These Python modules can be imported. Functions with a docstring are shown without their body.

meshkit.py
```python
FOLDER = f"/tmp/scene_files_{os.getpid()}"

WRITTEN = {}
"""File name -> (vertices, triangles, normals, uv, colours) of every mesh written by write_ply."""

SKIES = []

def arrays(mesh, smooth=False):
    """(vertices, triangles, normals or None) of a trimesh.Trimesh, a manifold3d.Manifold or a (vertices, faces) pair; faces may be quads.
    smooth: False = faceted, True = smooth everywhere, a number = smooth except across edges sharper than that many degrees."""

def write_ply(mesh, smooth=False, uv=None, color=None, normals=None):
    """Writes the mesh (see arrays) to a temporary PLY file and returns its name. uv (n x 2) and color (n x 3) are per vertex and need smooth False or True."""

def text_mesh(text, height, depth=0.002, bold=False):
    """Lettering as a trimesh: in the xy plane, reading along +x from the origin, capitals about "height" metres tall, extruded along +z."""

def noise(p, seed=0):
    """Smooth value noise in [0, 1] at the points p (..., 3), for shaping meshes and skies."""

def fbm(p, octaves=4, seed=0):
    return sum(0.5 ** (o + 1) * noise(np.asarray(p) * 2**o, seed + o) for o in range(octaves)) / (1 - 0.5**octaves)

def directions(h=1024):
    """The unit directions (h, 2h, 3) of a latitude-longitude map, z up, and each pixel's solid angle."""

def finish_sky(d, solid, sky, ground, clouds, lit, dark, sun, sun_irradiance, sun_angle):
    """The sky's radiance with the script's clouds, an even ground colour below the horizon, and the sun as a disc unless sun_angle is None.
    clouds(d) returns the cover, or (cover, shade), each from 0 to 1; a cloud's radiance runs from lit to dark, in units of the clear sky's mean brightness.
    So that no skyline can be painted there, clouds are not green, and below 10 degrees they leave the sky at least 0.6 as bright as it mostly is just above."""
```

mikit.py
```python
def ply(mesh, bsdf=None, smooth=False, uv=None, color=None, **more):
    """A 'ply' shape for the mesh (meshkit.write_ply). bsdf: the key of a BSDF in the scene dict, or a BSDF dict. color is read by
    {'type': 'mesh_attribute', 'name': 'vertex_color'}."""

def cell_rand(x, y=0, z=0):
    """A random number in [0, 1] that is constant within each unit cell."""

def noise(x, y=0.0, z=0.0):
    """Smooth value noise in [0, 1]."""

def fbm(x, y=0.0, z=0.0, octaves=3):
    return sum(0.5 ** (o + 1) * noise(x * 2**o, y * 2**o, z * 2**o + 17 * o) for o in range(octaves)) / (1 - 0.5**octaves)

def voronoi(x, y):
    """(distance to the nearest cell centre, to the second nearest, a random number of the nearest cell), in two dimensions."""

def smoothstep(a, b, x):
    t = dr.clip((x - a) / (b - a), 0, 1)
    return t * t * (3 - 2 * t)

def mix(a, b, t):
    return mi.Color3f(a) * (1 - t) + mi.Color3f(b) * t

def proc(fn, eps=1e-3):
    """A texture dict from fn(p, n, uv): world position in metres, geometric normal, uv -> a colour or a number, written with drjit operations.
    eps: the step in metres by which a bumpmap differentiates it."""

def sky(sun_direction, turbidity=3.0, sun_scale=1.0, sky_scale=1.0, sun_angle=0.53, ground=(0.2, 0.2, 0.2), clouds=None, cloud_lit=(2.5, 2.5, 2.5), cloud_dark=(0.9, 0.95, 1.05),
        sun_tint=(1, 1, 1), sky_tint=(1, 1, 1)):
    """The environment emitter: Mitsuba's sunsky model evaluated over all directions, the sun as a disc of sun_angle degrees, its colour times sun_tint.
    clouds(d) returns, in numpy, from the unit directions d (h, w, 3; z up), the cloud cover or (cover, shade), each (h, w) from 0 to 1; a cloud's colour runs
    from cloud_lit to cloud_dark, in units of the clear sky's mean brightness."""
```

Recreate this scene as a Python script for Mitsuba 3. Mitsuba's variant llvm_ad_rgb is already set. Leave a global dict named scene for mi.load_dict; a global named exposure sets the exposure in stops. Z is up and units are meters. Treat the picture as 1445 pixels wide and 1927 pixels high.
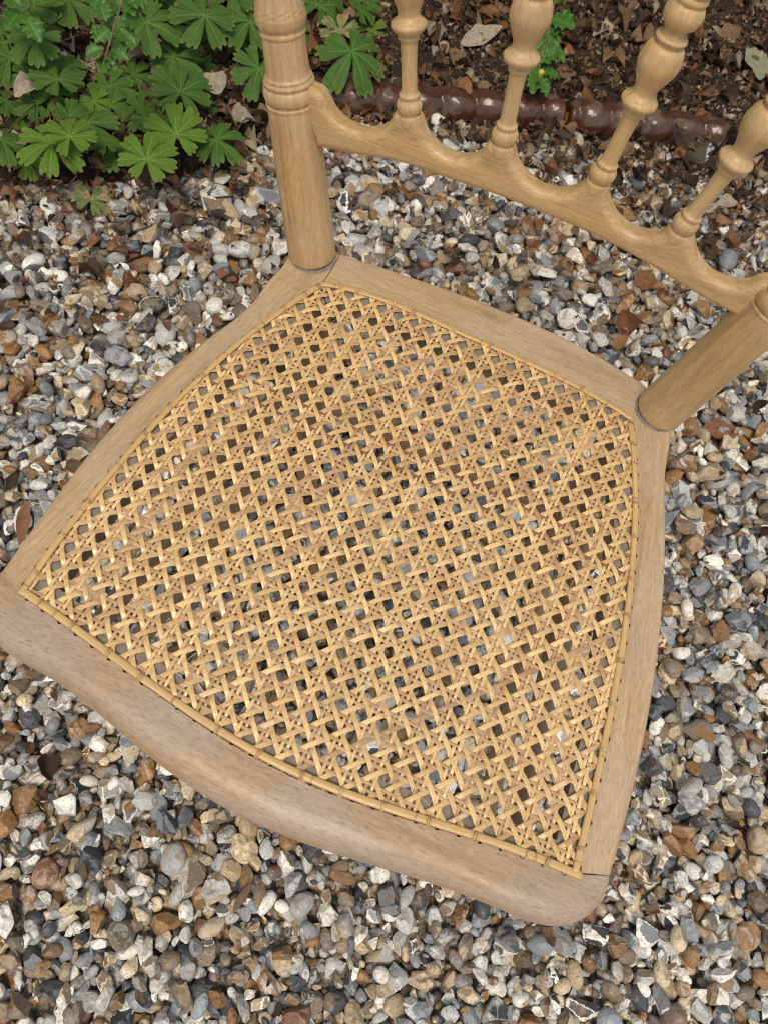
import math, random
import numpy as np, trimesh, drjit as dr, mitsuba as mi, mikit
from mikit import proc, ply, noise, fbm, voronoi, cell_rand, smoothstep, mix
import meshkit
from shapely.geometry import Polygon, LineString, Point
from shapely.ops import unary_union
import manifold3d as m3

# ------------------------------------------------------------------ camera, sky, exposure
T = mi.ScalarTransform4f
CAM = np.array([0.033151734538140985, -0.10332854999274238, 0.8820075563286041])
RW = np.array([[0.90057, 0.41756, 0.12088], [0.42795, -0.80279, -0.4152], [-0.07633, 0.42565, -0.90166]])   # right, down, forward
FPX, CX, CY = 1447.0, 722.5, 963.5
scene, labels = {}, {}
scene['camera'] = {'type': 'thinlens', 'fov': math.degrees(2 * math.atan(CX / FPX)), 'fov_axis': 'x',
                   'aperture_radius': 0.0008, 'focus_distance': 0.56, 'near_clip': 0.01, 'far_clip': 300.0,
                   'to_world': T().look_at(origin=CAM.tolist(), target=(CAM + RW[2]).tolist(), up=(-RW[1]).tolist())}
scene['sky'] = mikit.sky((0.06, -0.42, 1.0), turbidity=3, sun_scale=0.30, sun_angle=24, clouds=lambda d: 1.0, cloud_lit=(1.42, 1.50, 1.62))
exposure = 2.40

H = 0.43            # height of the seat
S = 0.0127          # one step of the cane lattice
def ray(px): return RW.T @ np.array([(px[0] - CX) / FPX, (px[1] - CY) / FPX, 1.0])
def onz(px, z):
    d = ray(px); return CAM + d * (z - CAM[2]) / d[2]
def depth(P): return (np.asarray(P) - CAM) @ RW[2]
def PL(i, y, z=0.0): return np.array([(i - 2.1) * S, -y * S, H + z])

# ------------------------------------------------------------------ helpers
used = {}
def key_of(name, parent=None):
    base = (parent + '__' if parent else '') + name
    n = used.get(base, 0); used[base] = n + 1
    return base if n == 0 else f'{base}_{n:03d}'
def put(name, mesh, bsdf, parent=None, smooth=30, label=None, cat=None, group=None, kind=None, uv=None):
    k = key_of(name, parent)
    scene[k] = ply(mesh, bsdf, smooth=smooth, uv=uv)
    tag(k, label, cat, group, kind)
    return k
def tag(k, label=None, cat=None, group=None, kind=None):
    d = {a: b for a, b in (('label', label), ('category', cat), ('group', group), ('kind', kind)) if b}
    if d: labels[k] = d
def thing(name, label, cat, group=None):
    k = key_of(name); tag(k, label, cat, group); return k
def frame_from(z, x=None):
    z = np.asarray(z, float); z = z / np.linalg.norm(z)
    x = (np.array([1.0, 0, 0]) if abs(z[0]) < .9 else np.array([0, 1.0, 0])) if x is None else np.asarray(x, float)
    x = x - z * (x @ z); x /= np.linalg.norm(x)
    return np.stack([x, np.cross(z, x), z], 1)
def turned(name, profile, p0, axis, bsdf, parent, seg=56, disp=None, label=None, seed=0.0):
    """A turned piece: uv = metres round it, metres along it; the seam lies at the back."""
    pr = np.asarray(profile, float); n = len(pr); a = np.linspace(0, 2 * np.pi, seg + 1)
    r = np.repeat(pr[:, 1][:, None], seg + 1, 1)
    if disp is not None: r = r + disp(pr[:, 0][:, None], a[None])
    Fm = frame_from(axis, [0.05, 1, 0.0])
    v = np.stack([r * np.cos(a), r * np.sin(a), np.repeat(pr[:, 0][:, None], seg + 1, 1)], -1).reshape(-1, 3) @ Fm.T + np.asarray(p0)
    i, j = np.meshgrid(np.arange(n - 1), np.arange(seg), indexing='ij'); m = seg + 1
    f = np.stack([i * m + j, i * m + j + 1, (i + 1) * m + j + 1, (i + 1) * m + j], -1).reshape(-1, 4)
    uv = np.stack([np.tile(a * 0.013, n), np.repeat(pr[:, 0], seg + 1) + seed], 1)
    return put(name, (v, np.vstack([f[:, [0, 1, 2]], f[:, [0, 2, 3]]])), bsdf, parent, smooth=True, uv=uv, label=label)
def lathe(profile, p0, axis, seg=56, disp=None):
    pr = np.asarray(profile, float); n = len(pr)
    a = np.arange(seg) * 2 * np.pi / seg
    r = np.repeat(pr[:, 1][:, None], seg, 1)
    if disp is not None: r = r + disp(pr[:, 0][:, None], a[None])
    v = np.stack([r * np.cos(a), r * np.sin(a), np.repeat(pr[:, 0][:, None], seg, 1)], -1).reshape(-1, 3)
    i, j = np.meshgrid(np.arange(n - 1), np.arange(seg), indexing='ij'); k = (j + 1) % seg
    f = np.stack([i * seg + j, i * seg + k, (i + 1) * seg + k, (i + 1) * seg + j], -1).reshape(-1, 4)
    f = np.vstack([f[:, [0, 1, 2]], f[:, [0, 2, 3]]])
    v = np.vstack([v, [[0, 0, pr[0, 0]], [0, 0, pr[-1, 0]]]]); b, t = len(v) - 2, len(v) - 1
    jj = np.arange(seg); kk = (jj + 1) % seg
    f = np.vstack([f, np.stack([kk, jj, jj * 0 + b], 1), np.stack([(n - 1) * seg + jj, (n - 1) * seg + kk, jj * 0 + t], 1)])
    v = v @ frame_from(axis).T + np.asarray(p0)
    return trimesh.Trimesh(v, f, process=False)
def fine(profile, k=5):
    """A rounded version of a turned profile."""
    from scipy.interpolate import PchipInterpolator
    p = np.asarray(profile, float); g = np.unique(np.concatenate([np.linspace(a, b, k, endpoint=False) for a, b in zip(p[:-1, 0], p[1:, 0])] + [p[-1:, 0]]))
    return np.stack([g, PchipInterpolator(p[:, 0], p[:, 1])(g)], 1)
def tube(points, rad, sides=8, up=(0, 0, 1)):
    p = np.asarray(points, float); t = np.gradient(p, axis=0); t /= np.linalg.norm(t, axis=1, keepdims=True) + 1e-12
    a = np.cross(t, np.where(np.abs(t @ np.asarray(up, float))[:, None] < .95, np.asarray(up, float), [1.0, 0, 0])); a /= np.linalg.norm(a, axis=1, keepdims=True) + 1e-12
    b = np.cross(a, t); g = np.arange(sides) * 2 * np.pi / sides
    r = np.broadcast_to(rad, (len(p),))[:, None, None]
    v = p[:, None] + r * (np.cos(g)[None, :, None] * a[:, None] + np.sin(g)[None, :, None] * b[:, None])
    return grid_closed(v)
def grid_closed(v, caps=True):
    """Rings (n, m, 3) to a tube mesh with capped ends."""
    n, m = v.shape[:2]
    i, j = np.meshgrid(np.arange(n - 1), np.arange(m), indexing='ij'); k = (j + 1) % m
    f = np.stack([i * m + j, i * m + k, (i + 1) * m + k, (i + 1) * m + j], -1).reshape(-1, 4)
    f = np.vstack([f[:, [0, 1, 2]], f[:, [0, 2, 3]]]); vv = v.reshape(-1, 3)
    if caps:
        q = np.arange(1, m - 1)
        f = np.vstack([f, np.stack([q * 0, q + 1, q], 1), (n - 1) * m + np.stack([q * 0, q, q + 1], 1)])
    return trimesh.Trimesh(vv, f, process=False)
def cat(ms): return trimesh.util.concatenate(ms)
def resample(P, n):
    P = np.asarray(P, float); L = np.r_[0, np.cumsum(np.linalg.norm(np.diff(P, axis=0), axis=1))]
    g = np.linspace(0, L[-1], n); return np.stack([np.interp(g, L, P[:, k]) for k in range(P.shape[1])], 1)
def spline(P, n, s=0.0):
    from scipy.interpolate import splprep, splev
    P = np.asarray(P, float); tck, _ = splprep(P.T, s=s, k=3)
    return resample(np.stack(splev(np.linspace(0, 1, 600), tck), 1), n)

# ------------------------------------------------------------------ materials
def bs(name, color, rough=0.5, spec=0.5, bump=None, bscale=0.001, eps=4e-4, **more):
    d = {'type': 'principled', 'base_color': color, 'roughness': rough, 'specular': spec, **more}
    if bump is not None: d = {'type': 'bumpmap', 'arbitrary': proc(bump, eps), 'scale': bscale, 'bsdf': d}
    scene[name] = {'type': 'twosided', 'bsdf': d}
def rgb(*c): return {'type': 'rgb', 'value': list(c)}

def wood(axis, light, dark, grey, seed=0.0, greyness=0.5, fleck=1.0, turned_=False):
    ax = np.asarray(axis, float) / np.linalg.norm(axis)
    F = frame_from(ax, [0.31, 1, 0.1] if abs(ax[1]) < .8 else [1, 0.2, 0.1])
    def co(p, uv):
        if turned_: return uv.y + seed, uv.x + seed * 1.7, mi.Float(0)
        q = [p.x * F[0, k] + p.y * F[1, k] + p.z * F[2, k] for k in range(3)]
        return q[2] + seed, q[0] + seed * 1.7, q[1]
    def color(p, n, uv):
        l, a, b = co(p, uv)
        wav = 0.35 * noise(l * 14, a * 20, b * 20)
        fibre = fbm(l * 26, a * 640 + 3 * wav, b * 640, 2)
        band = fbm(l * 5.0 * (1.6 if turned_ else 1), a * (230 if turned_ else 110) + 2.6 * wav, b * 110, 2)
        blot = fbm(l * 22 + 5, a * 55, b * 55, 2)
        c = mix(dark, light, dr.clip(-0.30 + 0.85 * band + (0.62 if turned_ else 0.80) * fibre, 0, 1))
        c = mix(c, grey, greyness * smoothstep(0.36, 0.64, blot))
        d, _, w = voronoi(l * 150, a * 1050 + b * 940 + wav)
        c = c * (1 - fleck * smoothstep(0.30, 0.16, d) * (0.2 + 0.8 * w) * smoothstep(0.3, 0.5, w))
        c = c * ((0.90 + 0.20 * noise(l * 210, a * 1250, b * 1250)) if turned_ else (0.85 + 0.30 * noise(l * 230, a * 1250, b * 1250))) * (1 - 0.10 * smoothstep(0.56, 0.74, fbm(l * 30, a * 75, b * 75, 3)))
        scr = smoothstep(0.86, 0.90, noise(l * 60 + a * 300, a * 1500 - l * 500, b * 900))
        return mix(c, (0.55, 0.45, 0.33), 0.16 * scr)
    def bump(p, n, uv):
        l, a, b = co(p, uv)
        return noise(l * 40, a * 700, b * 700)
    return color, bump
LIGHT, DARK = (0.485, 0.338, 0.192), (0.285, 0.188, 0.096)
GREY = (0.395, 0.306, 0.216)
for nm, ax, lt, dk, gy, sd, gn, fl, tn in (('wood_front', (1, 0.02, 0), (0.400, 0.276, 0.165), (0.250, 0.165, 0.094), (0.330, 0.256, 0.198), 3.1, 0.85, 0.36, False),
                               ('wood_left', (0.17, 1, 0), LIGHT, DARK, GREY, 1.3, 0.45, 0.24, False),
                               ('wood_right', (-0.17, 1, 0), LIGHT, DARK, GREY, 7.7, 0.5, 0.28, False),
                               ('wood_back', (1, 0, 0), LIGHT, DARK, GREY, 5.2, 0.5, 0.24, False),
                               ('wood_saddle', (1, 0, 0.05), (0.485, 0.322, 0.148), (0.31, 0.192, 0.080), (0.43, 0.304, 0.172), 9.4, 0.35, 0.25, False),
                               ('wood_post', (0, 0, 1), (0.51, 0.330, 0.150), (0.28, 0.165, 0.066), (0.48, 0.355, 0.215), 2.2, 0.4, 0.17, True),
                               ('wood_post_dark', (0, 0, 1), (0.48, 0.325, 0.152), (0.29, 0.180, 0.078), (0.43, 0.31, 0.175), 11.2, 0.4, 0.16, True),
                               ('wood_spindle', (0, 0, 1), (0.49, 0.330, 0.152), (0.39, 0.252, 0.110), (0.46, 0.33, 0.19), 4.2, 0.35, 0.16, True),
                               ('wood_leg', (0, 0, 1), (0.30, 0.19, 0.10), (0.2, 0.12, 0.06), (0.26, 0.19, 0.13), 6.2, 0.4, 0.15, True)):
    c, b = wood(ax, lt, dk, gy, sd, gn, fl, tn)
    bs(nm, proc(c), 0.42, 0.5, b, 0.00005)
def dusty(p, n, uv):
    return mix((0.17, 0.14, 0.115), (0.29, 0.245, 0.205), fbm(p.x * 160, p.y * 160, p.z * 60, 3)) * (0.8 + 0.4 * fbm(p.x * 900, p.y * 250, 0, 2))
bs('wood_dusty', proc(dusty), 0.8, 0.2)

def cane_color(p, n, uv):
    t, s = uv.x, uv.y                        # t: kind + a random share, s: metres along the strand
    kind = dr.floor(t); r = (t - kind) / 0.9
    gold = mix((0.53, 0.35, 0.150), (0.68, 0.48, 0.225), r)
    tan = mix((0.37, 0.228, 0.113), (0.53, 0.35, 0.172), r)
    brown = mix((0.16, 0.075, 0.042), (0.24, 0.125, 0.07), noise(s * 40, r * 10))
    c = dr.select(kind < 0.5, gold, dr.select(kind < 1.5, tan, dr.select(kind < 2.5, brown, gold * 1.08)))
    streak = fbm(s * 30 + r * 91, p.x * 2500 + p.y * 1900, p.y * 2300, 2)
    c = c * (0.85 + 0.30 * streak)
    patch = smoothstep(0.50, 0.80, noise(s * 26 + r * 313, r * 77))
    c = mix(c, c * mi.Color3f(0.86, 0.76, 0.68), 0.6 * patch)
    pale = smoothstep(0.90, 0.93, noise(s * 90 + r * 513, r * 37 + 5))
    return mix(c, (0.64, 0.54, 0.36), 0.5 * pale)
bs('cane', proc(cane_color), 0.31, 0.6)
def bead_color(p, n, uv):
    s = uv.y
    c = mix((0.42, 0.265, 0.105), (0.55, 0.375, 0.160), fbm(s * 60, uv.x * 9, 2, 3))
    node = smoothstep(0.0012, 0.0004, dr.abs(s - 0.061 * dr.floor(s / 0.061 + 0.5) - 0.01 * noise(dr.floor(s / 0.061) * 7)))
    return mix(c, (0.25, 0.14, 0.05), 0.6 * node) * (0.85 + 0.3 * fbm(s * 20, uv.x * 60, 0, 2))
bs('bead', proc(bead_color), 0.36, 0.5)

PAL = [(0.73, 0.71, 0.65), (0.455, 0.46, 0.445), (0.225, 0.245, 0.265), (0.060, 0.064, 0.072), (0.56, 0.46, 0.31), (0.25, 0.135, 0.054), (0.19, 0.150, 0.112), (0.17, 0.08, 0.05), (0.37, 0.285, 0.18)]
def stone_color(p, n, uv):
    kind = dr.floor(uv.x); r = (uv.x - kind) / 0.9; r2 = uv.y
    def pal(k):
        c = mi.Color3f(PAL[0])
        for m in range(1, len(PAL)): c = dr.select(k > m - 0.5, mi.Color3f(PAL[m]), c)
        return c
    c = pal(kind) * (0.70 + 0.60 * r)
    q = p + mi.Vector3f(r2 * 3.1, r * 2.3, r2 * r)
    k2 = dr.floor(cell_rand(r2 * 9999, 3) * 8.99)
    big = fbm(q.x * 130, q.y * 130, q.z * 130, 2)
    fine_ = fbm(q.x * 520, q.y * 520, q.z * 520, 2)
    c = mix(c, 0.55 * c + 0.45 * pal(k2), smoothstep(0.48, 0.63, big + 0.25 * (fine_ - 0.5)) * smoothstep(0.30, 0.45, r2))
    rust = smoothstep(0.44, 0.34, big + 0.2 * (fine_ - 0.5)) * smoothstep(0.5, 0.8, cell_rand(r2 * 7777, 5))
    c = mix(c, (0.29, 0.18, 0.08), 0.5 * rust)
    c = c * (1 - 0.55 * smoothstep(0.58, 0.72, fine_) * smoothstep(0.2, 0.6, r))
    return c * (0.62 + 0.76 * fine_)
def stone_bump(p, n, uv): return noise(p.x * 420, p.y * 420, p.z * 420) + 0.4 * noise(p.x * 1300, p.y * 1300, p.z * 1300)
bs('stone', proc(stone_color), 0.43, 0.5, stone_bump, 0.0007)
def far_gravel(p, n, uv):
    g_ = fbm(p.x * 420, p.y * 420, 0, 3)
    return mix((0.10, 0.08, 0.062), (0.33, 0.29, 0.235), smoothstep(0.3, 0.75, g_))
bs('grit', proc(far_gravel), 0.9, 0.15)
def soil_color(p, n, uv):
    c = mix((0.012, 0.009, 0.007), (0.045, 0.031, 0.022), fbm(p.x * 60, p.y * 60, p.z * 60, 4))
    chip = smoothstep(0.70, 0.76, noise(p.x * 240, p.y * 240, p.z * 240))
    return mix(c, (0.16, 0.105, 0.06), 0.7 * chip)
bs('soil', proc(soil_color), 0.9, 0.25, lambda p, n, uv: fbm(p.x * 260, p.y * 260, p.z * 260, 3), 0.003)
def litter_color(p, n, uv):
    r = uv.x; k = uv.y
    c = mix((0.045, 0.026, 0.017), (0.30, 0.185, 0.10), r * r)
    c = dr.select(k > 0.86, mix((0.17, 0.065, 0.03), (0.30, 0.145, 0.065), r), c)
    c = dr.select(k < 0.16, mix((0.30, 0.24, 0.165), (0.48, 0.41, 0.31), r), c)
    return c * (0.38 + 0.62 * fbm(p.x * 260, p.y * 260, p.z * 260, 3))
bs('litter', proc(litter_color), 0.7, 0.3)
def leaf_mat(name, c1, c2, dry=0.0):
    def f(p, n, uv):
        a, r = uv.x, uv.y                    # a: angle from the nearest vein, r: share of the way out
        vein = smoothstep(0.030, 0.008, dr.abs(a) * r) * (0.9 - 0.6 * r)
        side = dr.abs(a) * r * 6.0 - r * 7.0
        v2 = smoothstep(0.14, 0.03, dr.abs(side - dr.floor(side + 0.5))) * 0.22
        c = mix(c1, c2, fbm(p.x * 70, p.y * 70, p.z * 70, 3))
        c = mix(c, mi.Color3f(c2) * 1.5 + 0.02, 0.75 * vein)
        c = c * (1 + 0.5 * v2)
        if dry: c = mix(c, (0.30, 0.22, 0.12), smoothstep(1 - dry, 1.12 - dry, fbm(p.x * 90 + 3, p.y * 90, p.z * 90, 3)))
        return mix(c, (0.20, 0.19, 0.05), 0.35 * smoothstep(0.86, 1.0, r))
    def bump(p, n, uv):
        a, r = uv.x, uv.y
        side = dr.abs(a) * r * 6.0 - r * 7.0
        return -1.2 * smoothstep(0.05, 0.0, dr.abs(a) * r) - 0.6 * smoothstep(0.2, 0.0, dr.abs(side - dr.floor(side + 0.5))) + 0.4 * noise(p.x * 500, p.y * 500, p.z * 500)
    scene[name] = {'type': 'twosided', 'bsdf': {'type': 'bumpmap', 'arbitrary': proc(bump, 3e-4), 'scale': 0.0008, 'bsdf': {'type': 'principled', 'base_color': proc(f), 'roughness': 0.55, 'specular': 0.22}}}
leaf_mat('leaf_bright', (0.062, 0.132, 0.013), (0.104, 0.182, 0.022))
leaf_mat('leaf_mid', (0.036, 0.094, 0.015), (0.066, 0.134, 0.022))
leaf_mat('leaf_dry', (0.07, 0.12, 0.035), (0.15, 0.19, 0.07), 0.5)
def holly_c(p, n, uv):
    c = mix((0.030, 0.098, 0.012), (0.062, 0.155, 0.022), fbm(p.x * 90, p.y * 90, p.z * 90, 2))
    c = mix(c, (0.13, 0.21, 0.06), 0.55 * smoothstep(0.09, 0.03, dr.abs(uv.x)))
    return mix(c, (0.22, 0.27, 0.08), 0.6 * smoothstep(0.93, 1.0, dr.abs(uv.x)))
bs('holly', proc(holly_c), 0.40, 0.30)
bs('holly_bud', rgb(0.42, 0.40, 0.05), 0.45, 0.4)
bs('stem', proc(lambda p, n, uv: mix((0.07, 0.09, 0.03), (0.13, 0.07, 0.045), noise(p.x * 60, p.y * 60, p.z * 60))), 0.6, 0.3)
bs('bark', proc(lambda p, n, uv: mix((0.07, 0.045, 0.03), (0.24, 0.17, 0.115), fbm(p.x * 150, p.y * 150, p.z * 150, 3))), 0.8, 0.2)
def glaze(p, n, uv):
    c = mix((0.036, 0.013, 0.008), (0.090, 0.033, 0.017), fbm(p.x * 24, p.y * 24, p.z * 24, 3))
    lichen = smoothstep(0.55, 0.68, fbm(p.x * 55 + 8, p.y * 55, p.z * 55, 4))
    return mix(c, (0.10, 0.075, 0.05), 0.65 * lichen)
bs('glaze', proc(glaze), proc(lambda p, n, uv: 0.24 + 0.45 * smoothstep(0.50, 0.66, fbm(p.x * 55 + 8, p.y * 55, p.z * 55, 4))), 0.6, lambda p, n, uv: fbm(p.x * 90, p.y * 90, p.z * 90, 2), 0.0016)
bs('greyleaf', proc(lambda p, n, uv: mix((0.16, 0.165, 0.10), (0.26, 0.26, 0.17), fbm(p.x * 60, p.y * 60, p.z * 60, 3))), 0.6, 0.3)
bs('darkleaf', proc(lambda p, n, uv: mix((0.018, 0.013, 0.007), (0.05, 0.032, 0.014), fbm(p.x * 40, p.y * 40, p.z * 40, 3))), 0.55, 0.3)

# ------------------------------------------------------------------ ground, soil bed
rng = np.random.default_rng(7)
SOIL = [(-2.6, 0.25), (-1.4, 0.36), (-0.95, 0.47), (-0.782, 0.50), (-0.719, 0.555), (-0.623, 0.60), (-0.549, 0.657), (-0.516, 0.757), (-0.477, 0.86), (-0.432, 0.945),
        (-0.08, 1.13), (0.184, 1.24), (0.30, 1.19), (0.5, 1.16), (0.9, 1.25), (2.5, 1.9), (2.5, 4.5), (-2.6, 4.5)]
soilP = Polygon(SOIL)
def soil_height(x, y):
    p = np.stack([x, y, x * 0], -1)
    return 0.012 + 0.022 * meshkit.fbm(p * 9, 3, 5) + 0.02 * meshkit.fbm(p * 45, 3, 2)
def sheet(x0, x1, y0, y1, step, hf):
    xs, ys = np.arange(x0, x1 + step / 2, step), np.arange(y0, y1 + step / 2, step)
    X, Y = np.meshgrid(xs, ys); Z = hf(X, Y)
    n, m = X.shape; i, j = np.meshgrid(np.arange(n - 1), np.arange(m - 1), indexing='ij'); a = i * m + j
    f = np.stack([a, a + 1, a + m + 1, a + m], -1).reshape(-1, 4)
    return np.stack([X, Y, Z], -1).reshape(-1, 3), np.vstack([f[:, [0, 1, 2]], f[:, [0, 2, 3]]])
ground = put('gravel_ground', (np.array([[-60, -60, 0], [60, -60, 0], [60, 60, 0], [-60, 60, 0.0]]), np.array([[0, 1, 2], [0, 2, 3]])), 'grit', smooth=False,
             label='ground of loose mixed flint gravel in grey, white and brown', cat='ground', kind='structure')
import shapely
sv, sf = sheet(-2.6, 2.5, 0.2, 4.5, 0.012, soil_height)
cen = sv[sf].mean(1)
ins = shapely.contains_xy(soilP, cen[:, 0], cen[:, 1]); sf = sf[ins]
dist = shapely.distance(shapely.points(sv[:, :2]), soilP.exterior)
sv[:, 2] = sv[:, 2] * np.clip(dist / 0.05, 0, 1) + 0.004
put('soil_bed', (sv, sf), 'soil', smooth=True, label='dark soil of the planting bed behind the brown edging', cat='soil', kind='structure')

# ------------------------------------------------------------------ gravel stones
def base_stone(seed, sub):
    r = np.random.default_rng(seed)
    m = trimesh.creation.icosphere(sub); v = np.array(m.vertices); f = np.array(m.faces)
    kind = r.random()
    amp = 0.15 if kind < 0.18 else 0.46
    rad = 1 + amp * (meshkit.fbm(v * 1.15 + r.random(3) * 50, 2, seed) - 0.5) * 2
    if kind > 0.45: rad += 0.26 * (meshkit.noise(v * 3.1 + r.random(3) * 50, seed) - 0.5) * 2
    v = v * rad[:, None]
    ncut = 0 if kind < 0.13 else (int(r.integers(1, 4)) if kind < 0.3 else int(r.integers(4, 10)))
    on = np.full(len(v), -1)
    for c in range(ncut):
        n = r.normal(size=3); n /= np.linalg.norm(n); d = r.uniform(0.40, 0.78)
        h = v @ n - d; k = h > 0
        bow = r.uniform(-0.08, 0.16)
        v[k] = v[k] - n * (h[k] * (1 - bow))[:, None]
        on[k] = c
    fl = np.where((on[f[:, 0]] == on[f[:, 1]]) & (on[f[:, 1]] == on[f[:, 2]]), on[f[:, 0]], -1)
    nv, nf, flag = [], [], []; at = 0
    for lab in np.unique(fl):
        ff = f[fl == lab]; u, inv = np.unique(ff, return_inverse=True)
        nv.append(v[u]); nf.append(inv.reshape(-1, 3) + at); flag.append(np.full(len(u), 0 if lab < 0 else 1 + (lab % 2))); at += len(u)
    v = np.vstack(nv); v -= (v.max(0) + v.min(0)) / 2; v /= np.abs(v).max(0).mean()
    return v, np.vstack(nf), np.concatenate(flag)
NB = 48
LOD = {s: [base_stone(k, s) for k in range(NB)] for s in (1, 2, 3)}

def foot(z=0.0): return [onz(p, z)[:2] for p in ((-40, -40), (1485, -40), (1485, 1967), (-40, 1967))]
view = Polygon(foot()).buffer(0.06, join_style=2)
wide = Polygon(foot()).buffer(0.17, join_style=2)
x0, y0, x1, y1 = wide.bounds
G = 0.0025
W_, H_ = int((x1 - x0) / G) + 1, int((y1 - y0) / G) + 1
hm = np.zeros((H_, W_)); idm = np.full((H_, W_), -1)
gx, gy = np.meshgrid(x0 + np.arange(W_) * G, y0 + np.arange(H_) * G)
sd = shapely.distance(shapely.points(gx.ravel(), gy.ravel()), soilP).reshape(gx.shape)
soilm = shapely.contains_xy(soilP, gx, gy)
hm[soilm] = soil_height(gx, gy)[soilm]
widem = shapely.contains_xy(wide, gx, gy)
side = np.clip((gx + 0.35) / 0.3, 0, 1)              # more leaf mould along the edging on the right
dens = np.where(soilm, 0.05, np.clip(sd / (0.05 + 0.26 * side), 0.14, 1.0)) * widem
cells = np.flatnonzero(dens.ravel() > 0); cp = np.cumsum(dens.ravel()[cells]); 
N, N1 = 31000, 16000
size = np.clip(np.exp(rng.normal(math.log(0.0133), 0.38, N)), 0.006, 0.033)
size[:N1] = np.sort(size[:N1]) * 0.95                    # a bed of smaller stones, then the mixed sizes that lie on it
size[N1:] = np.clip(size[N1:] * 1.08, 0.007, 0.034)
stones = []
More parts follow.
